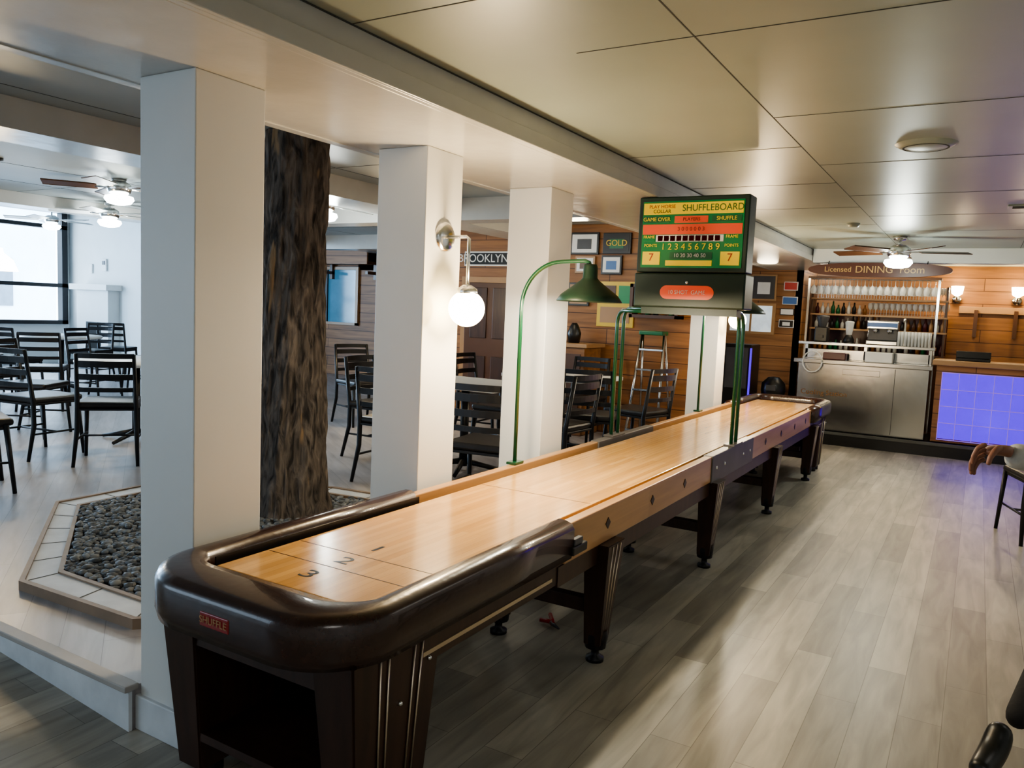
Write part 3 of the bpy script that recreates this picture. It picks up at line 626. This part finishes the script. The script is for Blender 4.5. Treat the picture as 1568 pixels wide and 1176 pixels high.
# ------------------------------------------------------------------ person seated at the right edge
def skinned(name,joints,edges,mat,sub=2,root=0):
    me=bpy.data.meshes.new(name); me.from_pydata([j[0] for j in joints],edges,[])
    o=bpy.data.objects.new(name,me); COL.objects.link(o); me.materials.append(M[mat])
    m=o.modifiers.new("s",'SKIN'); m.use_smooth_shade=True
    for i,j in enumerate(joints):
        r=j[1]; me.skin_vertices[0].data[i].radius=(r,r) if not isinstance(r,tuple) else r
        me.skin_vertices[0].data[i].use_root=(i==root)
    s=o.modifiers.new("u",'SUBSURF'); s.levels=sub; s.render_levels=sub
    return o
emp=bpy.data.objects.new("seated_person",None); COL.objects.link(emp)
J=[((.95,4.85,.66),.15),((.95,4.87,.90),.145),((.93,4.85,1.15),.16),((.92,4.84,1.32),.11),((.91,4.82,1.42),.055)]
pz=[skinned("torso",J+[((.74,4.78,1.33),.080),((.56,4.52,1.12),.070),((.36,4.30,1.11),.070),((.20,4.20,1.14),.066),((.150,4.175,1.15),.058),
  ((1.13,4.84,1.33),.075),((1.24,4.7,1.08),.055),((1.1,4.45,.9),.042)],[(0,1),(1,2),(2,3),(3,4),(3,5),(5,6),(6,7),(7,8),(8,9),(3,10),(10,11),(11,12)],'sleeve')]
pz.append(skinned("trousers",[((.95,4.85,.64),.15),((.80,4.72,.62),.115),((.35,4.34,.56),.095),((.37,3.98,.36),.060),((.245,3.56,.17),.05),
  ((1.08,4.72,.63),.105),((1.0,4.2,.62),.075),((1.0,4.15,.35),.055),((1.0,4.2,.12),.04)],[(0,1),(1,2),(2,3),(3,4),(0,5),(5,6),(6,7),(7,8)],'denim'))
pz.append(skinned("shoe_left",[((.205,3.53,.19),.05),((.19,3.50,.10),.055),((.16,3.42,.06),.052),((.13,3.33,.048),.042)],[(0,1),(1,2),(2,3)],'blk'))
pz.append(skinned("shoe_right",[((1.0,4.22,.09),.045),((1.0,4.13,.06),.05),((1.0,4.02,.05),.048),((1.0,3.94,.045),.04)],[(0,1),(1,2),(2,3)],'blk'))
bmh=G("head"); bmh.ball((.90,4.79,1.60),.115,'skin',4,(.82,.95,1.15)); bmh.tube([(.91,4.81,1.40),(.90,4.80,1.54)],[.055,.052],'skin',14)
bmh.ball((.90,4.675,1.585),.02,'skin',2,(.8,1.2,1.3)); bmh.ball((.90,4.69,1.53),.024,'red',2,(1.2,.5,.3))
for sx in (-1,1):
    bmh.ball((.90+sx*.036,4.688,1.615),.014,'wht',2); bmh.ball((.90+sx*.036,4.676,1.615),.006,'blk',2); bmh.ball((.90+sx*.096,4.80,1.60),.025,'skin',2,(.4,.8,1.2))
    bmh.tube([(.90+sx*.02,4.678,1.64),(.90+sx*.055,4.69,1.643)],.005,'hair',6)
bmh.ball((.90,4.815,1.645),.122,'hair',4,(.84,.93,1.0)); pz.append(bmh.done())
HX,HY,HZ=.125,4.15,1.17
hj=[((HX+.05,HY+.01,HZ-.01),.036),((HX+.01,HY,HZ),(.050,.026)),((HX-.035,HY-.01,HZ-.006),(.058,.024)),((HX-.065,HY-.015,HZ-.016),(.056,.022))]
pz.append(skinned("hand_palm",hj,[(0,1),(1,2),(2,3)],'skin'))
for i,(oy,oz,l) in enumerate(((-.038,.040,.100),(-.016,.016,.112),(.008,-.010,.104),(.026,-.035,.082))):
    b=Vector((HX-.055,HY-.015+oy,HZ-.014+oz)); 
    p=[b,b+Vector((-.34*l,-.005,-.20*l)),b+Vector((-.50*l,-.01,-.62*l)),b+Vector((-.48*l,-.005,-1.0*l))]
    pz.append(skinned("finger_%d"%(i+1),[(tuple(q),r) for q,r in zip(p,(.0125,.0115,.0105,.009))],[(0,1),(1,2),(2,3)],'skin'))
b=Vector((HX-.0,HY-.03,HZ+.015)); p=[b,b+Vector((-.022,-.036,-.012)),b+Vector((-.040,-.056,-.045)),b+Vector((-.045,-.058,-.08))]
pz.append(skinned("thumb",[(tuple(q),r) for q,r in zip(p,(.017,.0145,.0125,.0105))],[(0,1),(1,2),(2,3)],'skin'))
bpy.context.view_layer.update()
for o in pz: o.parent=emp
pc(.98,4.95,3.14-.1,0)
# ------------------------------------------------------------------ lights
def light(n,t,loc,e,col,size=.1,rot=None,sy=None,spot=None):
    l=bpy.data.lights.new(n,t); l.energy=e; l.color=col
    if t=='AREA':
        l.size=size
        if sy: l.shape='RECTANGLE'; l.size_y=sy
    else: l.shadow_soft_size=size
    if t=='SPOT': l.spot_size=spot; l.spot_blend=.3
    o=bpy.data.objects.new(n,l); COL.objects.link(o); o.location=loc
    if rot: o.rotation_euler=rot
    return o
W=(1,.77,.48)
light("sconce_light",'POINT',(-2.11,3.32,1.70),48,W,.05)
light("sconce_light_far",'POINT',(-2.11,8.5,1.70),52,W,.05)
light("gooseneck_light",'POINT',(-1.935,7.6,1.775),48,(1,.87,.66),.03)
light("gooseneck_light_near",'POINT',(-1.90,4.03,1.775),60,(1,.90,.70),.03)
light("rear_fill",'AREA',(1.0,-.8,2.55),26,(1,.97,.92),1.2)  # unseen fill light added behind the camera, brightens the near column faces
light("mid_fill",'AREA',(1.6,5.6,2.6),12,(1,.96,.88),.9,sy=2.5)  # second added fill, out of view on the right, no fixture there
light("fan_light",'POINT',(-.8,9.2,2.22),26,(.95,1,.9),.1)
light("bar_light",'AREA',(-1.3,12.3,2.6),26,(1,.86,.62),1.4)
light("bar_sconce_light",'POINT',(-.34,13.3,2.3),15,W,.06); light("bar_sconce_light_b",'POINT',(.42,13.3,2.3),15,W,.06)
light("bar_purple",'POINT',(.2,11.6,.5),1.8,(.15,.05,1),.2)
light("window_daylight",'AREA',(-16.6,5.5,2.2),720,(.47,.71,1),7,rot=(0,-H,0),sy=2.2)
light("daylight_rear_left",'AREA',(-8,-2.6,1.8),110,(.62,.80,1),7,rot=(H,0,0),sy=2)
light("dining_fan_light",'POINT',(-9.6,6.06,2.4),35,(.85,.95,1),.15)
light("dining_fan_light_b",'POINT',(-5.95,6.1,2.4),30,(.95,1,.95),.15)
light("pendant_light",'POINT',(-7.6,3.75,1.8),12,W,.08); light("pendant_light_b",'POINT',(-6.25,7.6,1.8),14,W,.08)
light("partition_light",'POINT',(-4.0,8.0,2.5),14,(1,.85,.6),.15)
light("far_wall_light",'POINT',(-2.6,11.2,2.5),8,(1,.85,.6),.15)
w=bpy.data.worlds.new("w"); S.world=w; w.use_nodes=True; bg=w.node_tree.nodes["Background"]; bg.inputs[0].default_value=(.62,.8,1,1); bg.inputs[1].default_value=9
# ------------------------------------------------------------------ camera
cd=bpy.data.cameras.new("camera"); cam=bpy.data.objects.new("camera",cd); COL.objects.link(cam); S.camera=cam
pit=.0931;yaw=.533;rol=-.043
fw=Vector((-math.sin(yaw)*math.cos(pit),math.cos(yaw)*math.cos(pit),-math.sin(pit)))
r=Vector((math.cos(yaw),math.sin(yaw),0)); u=r.cross(fw)
r2=r*math.cos(rol)-u*math.sin(rol); u2=u*math.cos(rol)+r*math.sin(rol)
mt=Matrix((r2,u2,-fw)).transposed().to_4x4(); mt.translation=Vector((0,0,1.7)); cam.matrix_world=mt
cd.sensor_width=36; cd.lens=36*1572.2/2049; cd.clip_start=.05
S.view_settings.look='AgX - Medium High Contrast'; S.view_settings.exposure=.38
